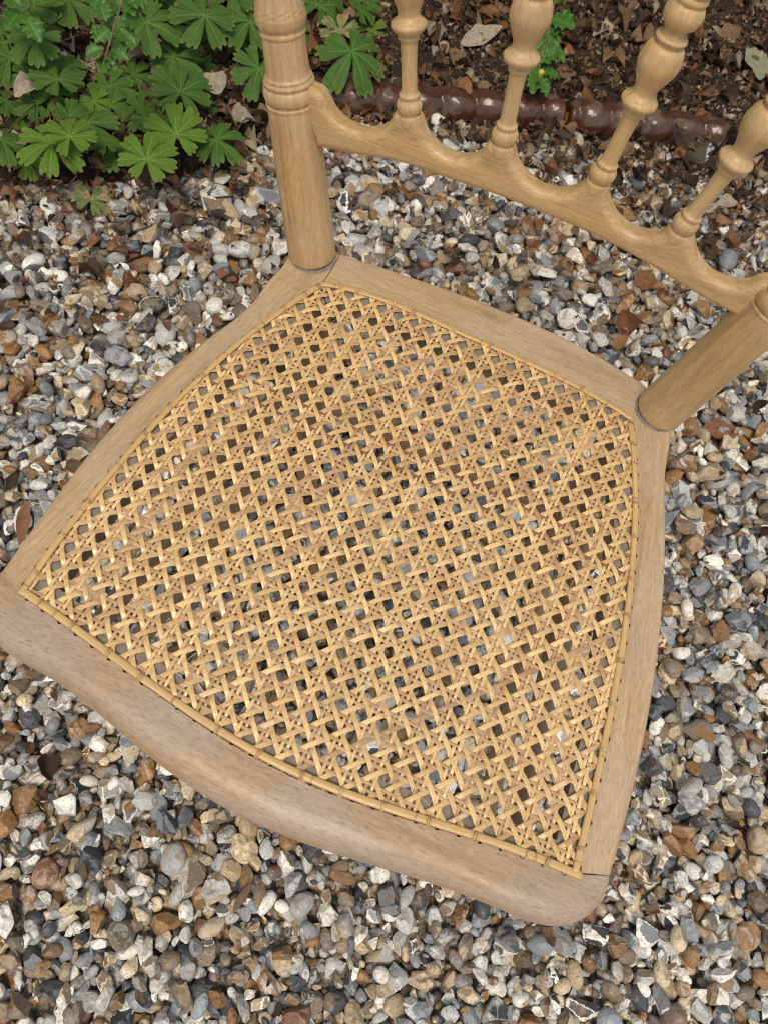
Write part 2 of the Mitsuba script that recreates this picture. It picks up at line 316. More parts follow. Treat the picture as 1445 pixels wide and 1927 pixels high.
for i in range(N):
    qb, qc = rng.uniform(0.52, 0.92), rng.uniform(0.40, 0.72)
    ang = rng.uniform(0, 2 * np.pi); tl = rng.normal(0, 0.28, 2)
    best = None
    for t in range(1 if i < N1 else 4):
        q = cells[np.searchsorted(cp, rng.random() * cp[-1])]; iy, ix = divmod(q, W_)
        a = size[i] / 2 * (0.97 + 0.20 * min(max((y0 + iy * G + 0.1) / 0.7, 0), 1)); b, c = a * qb, a * qc     # a little coarser towards the bed
        e = int(a / G) + 1
        if iy < e or ix < e or iy >= H_ - e or ix >= W_ - e: continue
        sl = (slice(iy - e, iy + e + 1), slice(ix - e, ix + e + 1))
        dy, dx = np.mgrid[-e:e + 1, -e:e + 1] * G
        u = (dx * math.cos(ang) + dy * math.sin(ang)) / a; w = (-dx * math.sin(ang) + dy * math.cos(ang)) / b
        rr = u * u + w * w; k = rr < 0.9
        if not k.any(): continue
        hh = (hm[sl] - c * (1 - np.sqrt(np.clip(1 - rr, 0, 1))))[k]; kk = int(0.62 * (len(hh) - 1)); base = np.partition(hh, kk)[kk]
        if best is None or base < best[0]: best = (base, iy, ix, sl, rr, k, a, b, c)
    if best is None: continue
    base, iy, ix, sl, rr, k, a, b, c = best
    if base > 0.019 + (0.009 if a > 0.0095 else 0): continue
    z = max(base, -0.25 * c) + c * 0.80
    top = z + c * np.sqrt(np.clip(1 - rr, 0, 1))
    new = k & (top > hm[sl]); hm[sl][new] = top[new]; idm[sl][new] = len(stones)
    stones.append((x0 + ix * G, y0 + iy * G, z, a, b, c, ang, tl[0], tl[1]))
seen = np.bincount(idm[idm >= 0], minlength=len(stones))
stv = shapely.contains_xy(view, *np.array([s[:2] for s in stones]).T)
WTS = np.array([0.185, 0.195, 0.165, 0.115, 0.105, 0.09, 0.15, 0.02, 0.08])
def stone_mesh(s, lod, r):
    x, y, z, a, b, c, ang, t0, t1 = s
    v, f, fl = LOD[lod][int(r.integers(NB))]
    v = v * [a, b, c]
    ca, sa = math.cos(ang), math.sin(ang)
    Rz = np.array([[ca, -sa, 0], [sa, ca, 0], [0, 0, 1]])
    Rx = trimesh.transformations.euler_matrix(t0, t1, 0)[:3, :3]
    if r.random() < .5: v = v * [1, 1, -1]; f = f[:, ::-1]
    v = v @ (Rz @ Rx).T + [x, y, z]
    k0 = int(r.choice(9, p=WTS / WTS.sum()))
    inner = {0: [0, 0, 1, 2, 8, 3], 1: [1, 1, 2, 0, 8], 2: [2, 2, 3, 1], 3: [3, 3, 2], 4: [4, 8, 6, 1, 5], 5: [5, 5, 6], 6: [6, 6, 5, 8], 7: [7, 5], 8: [8, 1, 6]}[k0]
    ks = np.array([k0, int(r.choice(inner)), int(r.choice(inner))]); rr = r.random(3); r2 = r.random()
    uv = np.stack([ks[fl] + 0.02 + 0.88 * rr[fl], np.full(len(fl), r2)], 1)
    return v, f, uv
def in_frame(s):
    c = RW @ (np.array(s[:3]) - CAM); return abs(c[0] / c[2] * FPX) < CX + 15 and abs(c[1] / c[2] * FPX) < CY + 15
score = np.array([(n * (1.0 / depth(s[:3])) ** 2 if in_frame(s) else 0) for n, s in zip(seen, stones)])
order = np.argsort(-score); big = set(order[:300].tolist()); mid = set(order[300:4300].tolist())
rs = np.random.default_rng(11)
V, F, U, at = [], [], [], 0
for i, s in enumerate(stones):
    if i in big:
        v, f, uv = stone_mesh(s, 3, rs)
        put('stone', (v, f), 'stone', ground, smooth=True, uv=uv); continue
    if seen[i] < 3: continue
    v, f, uv = stone_mesh(s, 2 if i in mid else 1, rs)
    V.append(v); F.append(f + at); U.append(uv); at += len(v)
put('small_stones', (np.vstack(V), np.vstack(F)), 'stone', ground, smooth=True, uv=np.vstack(U), kind='stuff')
print('stones', len(stones), 'tris', sum(map(len, F)))
def top_z(x, y):
    i, j = int((y - y0) / G), int((x - x0) / G)
    if 0 <= i < H_ and 0 <= j < W_: return hm[max(i - 2, 0):i + 3, max(j - 2, 0):j + 3].max()
    return 0.02

# ------------------------------------------------------------------ brown rope-top edging
EA, EB, EC = np.array([-0.585, 0.851]), np.array([-0.0799, 1.1183]), np.array([0.1778, 1.2248])
def rope_tile(a, b, label, R0=0.030):
    k = thing('rope_edging_tile', label, 'garden edging', 'brown glazed edging tiles')
    L = np.linalg.norm(b - a); d = (b - a) / L; nbeads = round(L / 0.056); n = nbeads * 18 + 1; m = 40
    s = np.linspace(0, L, n)[:, None]; phi = np.arange(m)[None] * 2 * np.pi / m
    ph = s / L * nbeads + 0.32 * np.cos(phi + 0.6)
    rr = R0 * (0.60 + 0.40 * np.abs(np.sin(np.pi * ph)) ** 0.5)
    endf = np.clip(np.minimum(s, L - s) / 0.006, 0, 1) ** 0.5; rr = rr * (0.72 + 0.28 * endf)
    side = np.array([-d[1], d[0]])
    P = np.stack([a[0] + d[0] * s + side[0] * rr * np.cos(phi), a[1] + d[1] * s + side[1] * rr * np.cos(phi), 0.025 + rr * np.sin(phi) + s * 0], -1)
    put('rope_top', grid_closed(P[:, ::-1]), 'glaze', k, smooth=50)
    q = np.array([(-0.017, -0.09), (0.017, -0.09), (0.017, 0.02), (-0.017, 0.02)])
    sl = np.stack([np.stack([[a[0] + d[0] * t + side[0] * u, a[1] + d[1] * t + side[1] * u, z] for u, z in q]) for t in (0.001, L - 0.001)])
    put('tile_body', grid_closed(sl), 'glaze', k, smooth=False)
u1 = (EB - EA) / np.linalg.norm(EB - EA)
rope_tile(EA, EB - u1 * 0.004, 'brown glazed rope-top edging tile running out from under the green leaves')
rope_tile(EB + u1 * 0.004, EC, 'brown glazed rope-top edging tile, right hand one that ends at the bare soil')

# ------------------------------------------------------------------ the chair
chair = thing('cane_chair', 'light beech chair with woven cane seat and turned spindle back on gravel', 'chair')
beadL = [(-7.70, -20.15), (-8.26, -19.15), (-8.74, -17.7), (-9.27, -15.48), (-9.98, -13.24), (-10.48, -11.27), (-10.93, -9.01), (-11.11, -6.84), (-11.24, -4.66), (-11.34, -2.36), (-11.51, -0.28), (-11.53, 1.9), (-11.42, 3.12)]
beadF = [(-11.35, 3.05), (-10.53, 3.05), (-8.57, 3.2), (-6.56, 3.55), (-4.64, 3.88), (-2.68, 4.22), (-0.52, 4.54), (1.66, 4.69), (3.79, 4.63), (5.66, 4.42), (7.64, 4.13), (9.74, 3.83), (11.71, 3.53), (14.01, 3.23), (15.12, 3.14), (16.45, 3.17)]
beadR = [(16.43, 3.03), (16.15, 1.99), (15.93, -0.29), (15.79, -2.47), (15.67, -4.61), (15.41, -6.94), (15.05, -9.24), (14.6, -11.18), (13.97, -13.65), (13.46, -15.56), (12.71, -17.93), (12.29, -19.1), (11.77, -20.49)]
beadB = [(-7.70, -20.15), (-7.05, -20.61), (-6.58, -20.68), (-5.69, -20.89), (-3.37, -21.06), (-1.3, -21.2), (0.45, -21.2), (2.72, -21.16), (4.9, -21.1), (6.82, -21.16), (8.9, -21.13), (10.27, -20.99), (11.77, -20.49)]
bL, bF, bR, bB = (spline(b, 120, 0.08) for b in (beadL, beadF, beadR, beadB))
loop = np.vstack([bL[::-1], bB[1:], bR[::-1][1:]])          # front left corner, round the back, to the front right corner
seatpoly = Polygon(np.vstack([loop, bF[::-1][1:-1]])).buffer(0)
outF = [(-13.07, 2.42), (-13.1, 3.05), (-13.0, 3.84), (-12.62, 4.6), (-11.88, 5.26), (-10.85, 5.47), (-9.07, 5.62), (-7.32, 5.78), (-5.46, 6.1), (-3.54, 6.5), (-1.71, 6.86), (0.33, 7.05), (1.94, 7.13), (3.86, 7.07), (5.69, 6.88), (7.82, 6.56), (9.53, 6.24), (11.65, 5.92), (13.84, 5.7), (15.85, 5.5), (16.74, 5.25), (17.48, 4.62), (17.86, 3.84), (17.96, 3.05), (17.95, 2.47)]
outL = [(-13.06, 2.40), (-13.15, 0.44), (-13.18, -1.24), (-13.15, -2.8), (-13.07, -4.04), (-13.0, -5.94), (-12.84, -8.39), (-12.52, -10.23), (-12.19, -11.61), (-11.82, -12.87), (-11.42, -14.23), (-10.9, -16.04), (-10.63, -17.34), (-10.62, -18.1), (-10.62, -19.24), (-10.45, -20.6), (-10.5, -22.0), (-10.1, -23.0), (-9.3, -23.5), (-8.4, -23.4), (-7.84, -23.06)]
outR = [(17.94, 2.45), (17.9, 0.87), (17.88, -0.3), (17.71, -3.0), (17.6, -4.72), (17.41, -6.25), (17.18, -7.92), (16.87, -9.61), (16.41, -11.78), (15.99, -13.58), (15.45, -15.38), (14.94, -16.97), (14.72, -17.89), (14.63, -18.86), (14.33, -20.36), (14.2, -21.6), (14.1, -22.6), (13.6, -23.3), (12.9, -23.6), (11.98, -23.33)]
outB = [(-7.79, -23.06), (-5, -23.45), (-1.98, -23.83), (0.5, -24.05), (3.01, -24.14), (5.5, -24.2), (7.58, -24.12), (10, -23.75), (11.93, -23.36)]

holes = []
line = np.vstack([loop, bF[::-1]])
closed = np.vstack([line, line[:1]])
cum = np.r_[0, np.cumsum(np.linalg.norm(np.diff(closed, axis=0), axis=1))]
cc = np.array([2.4, -8.5])
for g in np.arange(0.5, cum[-1], 0.97):
    p = np.array([np.interp(g, cum, closed[:, k]) for k in range(2)]); q = np.array([np.interp(g + .2, cum, closed[:, k]) for k in range(2)])
    t = (q - p) / np.linalg.norm(q - p); nn = np.array([t[1], -t[0]]); nn = nn if nn @ (p - cc) > 0 else -nn
    p = p + nn * 0.135
    holes.append(m3.Manifold.cylinder(0.02, 0.0017, 0.0017, 12).translate(PL(p[0], p[1], -0.010).tolist()))
holes = m3.Manifold.batch_boolean(holes, m3.OpType.Add)
def to_man(m): return m3.Manifold(m3.Mesh(np.asarray(m.vertices, np.float32), np.asarray(m.faces, np.uint32)))
def rail(name, out, inn, prof, bsdf, n=130, label=None, s=0.02, endprof=None):
    """A rail swept between its outer outline and the line of the cane edging."""
    O, I = spline(out, n, s), resample(inn, n)
    rings = []
    for m_, (o, i) in enumerate(zip(O, I)):
        e_ = 0.0 if endprof is None else 1 - np.clip(min(m_, n - 1 - m_) / 20.0, 0, 1); e_ = e_ * e_ * (3 - 2 * e_)
        w = np.linalg.norm(i - o) * S; d = (i - o) / np.linalg.norm(i - o)
        ring = []
        for (dist, z, fromin), (d2_, z2_, _) in zip(prof, endprof or prof):
            dist, z = dist + (d2_ - dist) * e_, z + (z2_ - z) * e_
            x = (w + dist) if fromin else min(dist, w * 0.8)
            ring.append(PL(*(o + d * x / S), z))
        rings.append(ring)
    rings = np.array(rings)
    m = grid_closed(rings)
    if m.volume < 0: m.invert()
    man = to_man(m)
    man = (man - holes) if man.status() == m3.Error.NoError and man.num_tri() > 0 else None
    if man is None or man.num_tri() == 0: print('RAIL', name, 'not solid')
    led = seatpoly.buffer(0.02).difference(seatpoly.buffer(-1.02, join_style=1))
    sector = Polygon(np.vstack([O, I[::-1], ])).buffer(0.0)
    reach = Polygon(np.vstack([I, (I + (cc - I) / np.linalg.norm(cc - I, axis=1)[:, None] * 2.0)[::-1]])).buffer(0)
    lm = []
    for g in getattr(led.intersection(reach), 'geoms', [led.intersection(reach)]):
        if g.geom_type != 'Polygon' or g.area < .05: continue
        e = trimesh.creation.extrude_polygon(Polygon(np.array([PL(*q)[:2] for q in np.array(g.exterior.coords)])), 0.018)
        e.apply_translation([0, 0, H - 0.0205]); lm.append(e)
    k = put(name, man if man is not None else m, bsdf, chair, smooth=32, label=label)
    if lm: put('cane_ledge', cat(lm), 'wood_dusty', k, smooth=20)
    return k
def arc(r, z0, k, th=1.0): return [(r - r * math.sin(a), z0 - r + r * math.cos(a) * th + (r - r * th), False) for a in np.linspace(math.pi / 2, 0, k)]
def prof(r, thick, rb=0.004, inner=0.0009):
    up = [(rb, -thick, False), (rb * .3, -thick + rb * .4, False), (0, -thick + rb, False)] + arc(r, 0.0, 9)
    return up + [(-0.0026, 0.0, True), (-0.0023, -0.0015, True), (inner, -0.0017, True), (inner, -thick, True)]
frontprof = [(0.011, -0.034, False), (0.005, -0.031, False), (0.0015, -0.025, False), (0.0002, -0.0185, False), (0.0, -0.0140, False), (0.0007, -0.0100, False), (0.0023, -0.0064, False), (0.0047, -0.0036, False), (0.0078, -0.0016, False), (0.0112, -0.0005, False), (0.0150, 0.0, False), (0.0185, 0.0, False), (-0.0030, 0.0, True), (-0.0027, -0.0015, True), (0.0009, -0.0017, True), (0.0009, -0.034, True)]
rail('front_rail', outF, bF, frontprof, 'wood_front', 190, 'wide rounded front rail with worn greyish top', s=0.03, endprof=prof(0.007, 0.032))
rail('side_rail', outL, bL[::-1], prof(0.008, 0.030), 'wood_left')
rail('side_rail', outR, bR, prof(0.006, 0.030), 'wood_right')
bB2 = bB.copy(); bB2[0] += (0.05, 0); bB2[-1] += (-0.05, 0)
rail('back_rail', outB, bB2, prof(0.003, 0.028), 'wood_back')

# ---- woven cane
WC = np.array([[-0.001739, 0.108261], [0.178366, -0.000792], [-0.00119, -0.162543], [-0.000923, -0.000408], [-0.000199, 8.6e-05], [0.003273, 0.002045], [0.002442, -7.9e-05], [0.006127, 0.000458], [-0.004564, 0.002108], [-0.000233, -0.00215]])
def warp(i, j):
    u, v = (i - 2) / 14, (j + 8) / 12
    return np.stack([np.ones_like(u), u, v, u * u, u * v, v * v, u * u * v, u * v * v, u ** 3, v ** 3], -1) @ WC
polyW = Polygon(np.array([PL(*q)[:2] for q in np.array(seatpoly.exterior.coords)]))
seat = key_of('cane_seat', chair)
rc = np.random.default_rng(5)
def strand(I, J, z, width, kind, thick=0.0007):
    P = warp(I, J); ins = shapely.contains_xy(polyW, P[:, 0], P[:, 1])
    if ins.sum() < 14: return
    k0, k1 = np.flatnonzero(ins)[[0, -1]]; k0, k1 = max(k0 - 2, 0), min(k1 + 3, len(P))
    P, z = P[k0:k1], z[k0:k1].copy()
    d = np.gradient(P, axis=0); d /= np.linalg.norm(d, axis=1, keepdims=True); nn = np.stack([-d[:, 1], d[:, 0]], 1)
    L = np.r_[0, np.cumsum(np.linalg.norm(np.diff(P, axis=0), axis=1))]; e = np.minimum(L, L[-1] - L)
    q = np.stack([L * 28, np.full(len(L), rc.uniform(0, 99)), L * 0], -1)
    P = P + nn * ((meshkit.noise(q * 0.6) - .5) * 0.0008)[:, None]
    z = z * np.clip(e / 0.004, 0.2, 1) - 0.0006 * np.clip(1 - e / 0.003, 0, 1) + 0.0004 * (meshkit.noise(q * 0.7 + 9) - .5)
    w = width * (1 + 0.12 * (meshkit.noise(q * 0.5 + 31) - .5)) / 2
    tw = 0.18 * (meshkit.noise(q * 0.6 + 55) - .5)
    prof = np.array([(-1, -0.40), (-0.93, 0.20), (-0.62, 0.46), (0.62, 0.46), (0.93, 0.20), (1, -0.40)])
    ring = []
    for a, b in prof:
        off = a * w; ring.append(np.concatenate([P + nn * off[:, None], (H - 0.0002 + z + b * thick + off * tw)[:, None]], 1))
    m = grid_closed(np.stack(ring, 1))
    if m.volume < 0: m.invert()
    r = rc.uniform(0, 0.88)
    uv = np.stack([np.full(len(m.vertices), kind + r), np.repeat(L + rc.uniform(0, 5), len(prof))], 1)
    put('strand', m, 'cane', seat, smooth=True, uv=uv)
g = lambda x, c: np.exp(-((x - c) / 0.055) ** 2)
PO = 0.121
for i in np.arange(-13, 19):                                   # pairs that run from front to back
    for q in (0, 1):
        J = np.arange(-21.5, 6, 0.0833333); f = J - np.floor(J); sg = 1 if q == 0 else -1
        strand(np.full_like(J, i + 0.5 + (-PO, PO)[q] + rc.normal(0, .012)), J, -0.00042 * sg * (g(f, 0.5 - PO) - g(f, 0.5 + PO)), 0.00206, 1 if rc.random() < .5 else 0)
for j in np.arange(-22, 6):                                    # pairs that run from side to side
    for p in (0, 1):
        I = np.arange(-14, 20, 0.0833333); f = I - np.floor(I); sg = 1 if p == 0 else -1
        kind = 2 if (j in (-12, -11) and p == 0) else 1
        strand(I, np.full_like(I, j + 0.5 + (-PO, PO)[p] + rc.normal(0, .012)), 0.00042 * sg * (g(f, 0.5 - PO) - g(f, 0.5 + PO)), 0.00206, kind)
for k in range(-42, 46):
    I = np.arange(-14, 20, 0.0833333)
    sq = np.tanh(3.2 * np.cos(2 * np.pi * I)) / np.tanh(3.2)
    strand(I, I - k + 0.5 if False else (I + k + 0.5), 0.00072 * sq, 0.00302, 0 if rc.random() < .85 else 1)     # one way
    strand(I, (-I + k + 0.5), -0.00072 * sq, 0.00302, 0 if rc.random() < .7 else 1)                                # the other way
# ---- edging strip and its ties
def edging(P2, w, n, off=0.0, cut=0.0):
    P = resample(np.array([PL(*q)[:2] for q in P2]), n)
    d = np.gradient(P, axis=0); d /= np.linalg.norm(d, axis=1, keepdims=True)
    if cut: P = np.vstack([P[:1] - d[:1] * cut, P, P[-1:] + d[-1:] * cut]); d = np.vstack([d[:1], d, d[-1:]])
    nn = np.stack([-d[:, 1], d[:, 0]], 1)
    L = np.r_[0, np.cumsum(np.linalg.norm(np.diff(P, axis=0), axis=1))]
    ww = w / 2 * (1 + 0.10 * (meshkit.noise(np.stack([L * 45, L * 0, L * 0 + n], -1)) - .5))
    zz = 0.0011 + 0.0005 * (meshkit.noise(np.stack([L * 38, L * 0 + 3, L * 0], -1)) - .5)
    pr = [(-1, -0.0006), (-0.93, 0.0005), (-0.6, 0.00098), (0, 0.00108), (0.6, 0.00098), (0.93, 0.0005), (1, -0.0006)]
    ring = np.stack([np.concatenate([P + nn * (a * ww)[:, None], (H + zz + b)[:, None]], 1) for a, b in pr], 1)
    m = grid_closed(ring)
    if m.volume < 0: m.invert()
    uv = np.stack([np.tile(np.linspace(0, 1, len(pr)), len(P)), np.repeat(L + off, len(pr))], 1)
    put('edging_cane', m, 'bead', seat, smooth=True, uv=uv)
edging(loop, 0.0039, 420)
edging(bF, 0.0047, 220, 2.3, 0.002)
def tie(p, t, w, turns):
    nn = np.array([t[1], -t[0]])
    nn = nn if nn @ (p - np.array([0.004, 0.11])) > 0 else -nn
    ms = []
    for k in range(turns):
        o = p + t * ((k - (turns - 1) / 2) * 0.00125) + t * rc.normal(0, 0.0002)
        skew = rc.normal(0, 0.12)
        pr = [(-1.25, -0.0012), (-1.20, 0.0011), (-0.8, 0.0028), (-0.3, 0.0034), (0.3, 0.0034), (0.8, 0.0028), (1.22, 0.0012), (1.40, -0.0012), (1.40, -0.004)]
        P = np.array([[*(o + nn * (a * w / 2) + t * (skew * a * w / 2)), H + b] for a, b in pr])
        hw = 0.00062
        ring = np.stack([P + np.array([*(t * s), 0]) + dz for s, dz in ((-hw, np.zeros(3)), (-hw * .6, np.array([*(nn * 0), 0.00035])), (hw * .6, np.array([*(nn * 0), 0.00035])), (hw, np.zeros(3)))], 1)
        m = grid_closed(ring)
        if m.volume < 0: m.invert()
        ms.append(m)
    m = cat(ms)
    put('tie', m, 'cane', seat, smooth=True, uv=np.stack([np.full(len(m.vertices), 1 + rc.uniform(0, .6)), m.vertices[:, 0] * 3], 1))
def ties(points, P2, w):
    Q = np.array([PL(*q)[:2] for q in P2])
    for px in points:
        c = onz(px, H + 0.001)[:2]; k = np.clip(np.argmin(np.linalg.norm(Q - c, axis=1)), 1, len(Q) - 2)
        t = Q[k + 1] - Q[k - 1]; tie(Q[k], t / np.linalg.norm(t), w, 2 if rc.random() < .8 else 1)
ties([(602, 541), (574, 553), (538, 579), (488, 623), (429, 667), (379, 710), (323, 763), (275, 819), (226, 879), (172, 945), (119, 1009), (67, 1079), (643, 543), (673, 549), (742, 576), (775, 588), (855, 622), (921, 653), (985, 683), (1043, 707), (1096, 733), (1144, 757),
      (1187, 792), (1190, 834), (1191, 871), (1192, 946), (1190, 1009), (1186, 1092), (1181, 1161), (1169, 1242), (1152, 1328), (1131, 1410), (1110, 1496), (1089, 1594)], loop, 0.0037)
ties([(71, 1135), (140, 1174), (203, 1224), (265, 1271), (330, 1320), (403, 1375), (482, 1422), (565, 1461), (641, 1489), (723, 1516), (810, 1545), (892, 1571), (987, 1604), (1032, 1622)], bF, 0.0044)

fray = []
for _ in range(46):
    i_, j_ = rc.uniform(-9, 14), rc.uniform(-18, 3)
    P = np.array([*warp(np.array([i_]), np.array([j_]))[0], H + 0.0008]); a_ = rc.uniform(0, 6.28); L_ = rc.uniform(.004, .011)
    t = np.linspace(0, 1, 7)[:, None]; bend = rc.normal(0, .5)
    fray.append(tube(P + L_ * np.concatenate([t * math.cos(a_) + bend * t * t * -math.sin(a_), t * math.sin(a_) + bend * t * t * math.cos(a_), rc.uniform(.1, .5) * t], 1), np.linspace(.00022, .00008, 7), 4))
fm = cat(fray)
put('frayed_fibres', fm, 'cane', seat, smooth=True, uv=np.stack([np.full(len(fm.vertices), 0.7), fm.vertices[:, 0]], 1), kind='stuff')
# ---- back: posts, saddle rail, spindles, crest rail
LEAN = 0.12
BP = PL(2, -22); BE = np.array([0, LEAN, 1]) / math.hypot(LEAN, 1); BN = np.cross([1, 0, 0], BE)
def onback(x, h, off=0.0): return BP + np.array([x - BP[0], 0, 0]) + BE * h + BN * off
postprof = fine([(-0.001, .0165), (0.0007, .0168), (0.0011, .0176), (0.01, .0178), (0.05, .0174), (0.09, .0168), (0.1128, .0162), (0.1134, .0167), (0.1146, .0169), (0.1154, .0166), (0.1159, .0152), (0.1166, .0152), (0.1172, .0164), (0.119, .0172), (0.1212, .0175), (0.1238, .0170), (0.1252, .0160), (0.1256, .0150), (0.1262, .0150), (0.1266, .0158), (0.1276, .0161), (0.1286, .0158), (0.1290, .0149), (0.1297, .0148), (0.1302, .0151), (0.1312, .0149), (0.1320, .0142), (0.134, .0138),
                 (0.150, .0133), (0.1545, .0132), (0.1549, .0139), (0.1562, .0142), (0.1572, .0139), (0.1576, .0131), (0.1584, .0133), (0.1600, .0146), (0.1625, .0154), (0.1650, .0156), (0.1662, .0153)], 4)
def carved(h, a):
    k = np.clip((h - 0.1655) / 0.003, 0, 1) * np.clip((0.198 - h) / 0.004, 0, 1)
    saw = np.abs(((a * 10 / np.pi + 60 * (h - 0.16) * 12) % 2) - 1) + np.abs(((a * 10 / np.pi - 60 * (h - 0.16) * 12) % 2) - 1)
    return -0.0007 * k * np.clip(saw - 1.0, 0, 1)
domeprof = fine([(0.1658, .0152), (0.17, .0146), (0.178, .0130), (0.19, .0116), (0.2, .0113), (0.201, .0125), (0.205, .0130), (0.209, .0125), (0.21, .0112), (0.24, .0118), (0.28, .0122), (0.315, .0118), (0.317, .0135), (0.324, .0138), (0.328, .0120), (0.335, .0085), (0.345, .0125), (0.356, .0135), (0.368, .0100), (0.374, .0)], 6)
for (xb, xt, ht, mat, lab) in ((-0.144, -0.1817, 0.1617, 'wood_post', None), (0.1394, 0.1575, 0.1140, 'wood_post_dark', 'right back post in darker honey brown')):
    p0 = onback(xb, 0.0); ax = onback(xt, ht) - p0; ax /= np.linalg.norm(ax)
    k = turned('back_post', postprof, p0, ax, mat, chair, 72, label=lab)
    put('glue_line', lathe([(0.0002, .0150), (0.0003, .01815), (0.0006, .0180), (0.0008, .0160)], onback(xb, 0.0), [0, 0, 1], 48), 'wood_dusty', k, smooth=30)
    turned('carved_cap', domeprof, p0, ax, mat, k, 120, carved)
    q = PL(*((-9.2, -22.0) if xb < 0 else (13.05, -22.0)))
    foot_ = q * [1, 1, 0] + [0.004 if xb < 0 else -0.004, 0.012, 0.014]
    d = q - foot_; Ll = np.linalg.norm(d) - 0.0295
    turned('rear_leg', fine([(0, .0), (.0005, .0105), (0.02, .0125), (0.1, .0145), (0.25, .0160), (Ll - .05, .0165), (Ll, .0172)], 4), foot_, d, 'wood_leg', chair, 40)
bot = [(-0.1480, 0.0915), (-0.1407, 0.0928), (-0.1242, 0.0958), (-0.1085, 0.1), (-0.0908, 0.1045), (-0.0749, 0.1064), (-0.0561, 0.1072), (-0.0398, 0.1092), (-0.021, 0.1107), (0.0007, 0.1112), (0.0123, 0.1116), (0.0307, 0.1120), (0.0503, 0.1112), (0.0664, 0.1096), (0.0843, 0.1075), (0.0894, 0.1066), (0.1076, 0.1035), (0.125, 0.1012), (0.1350, 0.1004), (0.1440, 0.0998)]
topc = [(-0.1640, 0.1215), (-0.1620, 0.1268), (-0.1541, 0.1272), (-0.1500, 0.1270), (-0.1473, 0.1244), (-0.1416, 0.1167), (-0.1328, 0.1127), (-0.1207, 0.1125), (-0.112, 0.1161), (-0.1049, 0.1218), (-0.1013, 0.1295), (-0.1011, 0.1345), (-0.086, 0.1375), (-0.0839, 0.1341), (-0.0785, 0.1264), (-0.0679, 0.1218), (-0.0573, 0.1211), (-0.0482, 0.1251), (-0.0423, 0.1316), (-0.0405, 0.1405), (-0.0251, 0.1418), (-0.0206, 0.1332), (-0.0123, 0.1278), (-0.0022, 0.125), (0.0086, 0.1266), (0.0167, 0.1317), (0.0215, 0.1380), (0.0220, 0.1425), (0.0360, 0.1425), (0.0376, 0.1361), (0.0459, 0.1276), (0.0567, 0.1231), (0.0666, 0.1236), (0.0745, 0.1275), (0.0780, 0.1325), (0.0785, 0.1355), (0.0925, 0.1355), (0.098, 0.1273), (0.1051, 0.1208), (0.1137, 0.117), (0.1223, 0.1165), (0.1301, 0.1179), (0.1363, 0.1218), (0.1385, 0.1270), (0.1430, 0.1295), (0.1500, 0.1295), (0.1520, 0.1240)]
def smooth_line(P, n): 
    P = resample(P, n)
    for _ in range(3): P[1:-1] = 0.25 * P[:-2] + 0.5 * P[1:-1] + 0.25 * P[2:]
    return P
ring2 = np.vstack([smooth_line(bot, 90), smooth_line(topc, 240)[::-1]])
def saddle():
    C = ring2; n = len(C); t = np.roll(C, -1, 0) - np.roll(C, 1, 0); t /= np.linalg.norm(t, axis=1, keepdims=True)
    inn = np.stack([-t[:, 1], t[:, 0]], 1)
    if Polygon(C + inn * 0.002).area > Polygon(C).area: inn = -inn
    inn = (np.roll(inn, 1, 0) + inn + np.roll(inn, -1, 0)); inn /= np.linalg.norm(inn, axis=1, keepdims=True)
    th, r, rings = 0.0075, 0.0050, []
    for a in np.linspace(0, np.pi / 2, 9): rings.append((r * (1 - math.sin(a)), th - r + r * math.cos(a)))
    rings += [(r * (1 - math.sin(a)), -(th - r + r * math.cos(a))) for a in np.linspace(np.pi / 2, 0, 9)]
    v, f = [], []
    for d, off in rings: q = C + inn * d; v.append(np.array([onback(x, h, off - 0.0015) for x, h in q]))
    for k in range(len(rings) - 1):
        i = np.arange(n); j = (i + 1) % n
        f += [np.stack([k * n + i, k * n + j, (k + 1) * n + j], 1), np.stack([k * n + i, (k + 1) * n + j, (k + 1) * n + i], 1)]
    for k, d in ((0, rings[0][0]), (len(rings) - 1, rings[-1][0])):
        q = C + inn * d; pg = Polygon(q).buffer(0); pg = max(getattr(pg, 'geoms', [pg]), key=lambda g_: g_.area)
        pv, pf = trimesh.creation.triangulate_polygon(pg, engine='earcut')
        from scipy.spatial import cKDTree
        idx = cKDTree(q).query(pv)[1]; pf = idx[pf]
        f.append(k * n + pf if k else k * n + pf[:, ::-1])
    m = trimesh.Trimesh(np.vstack(v), np.vstack(f), process=False); trimesh.repair.fix_normals(m)
    return m
put('saddle_rail', saddle(), 'wood_saddle', chair, smooth=40, label='scalloped lower back rail rising to a point under each spindle')
half = [(0.137, .0066), (0.1420, .0072), (0.1432, .0068), (0.1436, .0056), (0.1444, .0057), (0.1456, .0070), (0.1490, .0079), (0.1518, .0070), (0.1526, .0055), (0.1532, .0054), (0.1538, .0062), (0.1552, .0063), (0.1560, .0054), (0.1576, .0048), (0.162, .0046), (0.172, .0045), (0.182, .0048), (0.1850, .0050), (0.1855, .0060), (0.1870, .0063), (0.1878, .0060), (0.1882, .0057), (0.1892, .0075), (0.1912, .0096), (0.1928, .0102), (0.1942, .0096), (0.1958, .0074),
        (0.198, .0061), (0.2005, .0064), (0.206, .0088), (0.2135, .0112), (0.2185, .0105), (0.2225, .0084), (0.2231, .0066), (0.2238, .0066), (0.2246, .0078), (0.2258, .0085), (0.2270, .0078), (0.2278, .0059), (0.2296, .0055), (0.2312, .0064), (0.2335, .0091), (0.2375, .0101), (0.241, .0090), (0.2425, .0077), (0.2435, .0083), (0.2445, .0086)]
sprof = half + [(2 * 0.2446 - h, r) for h, r in half[::-1]]
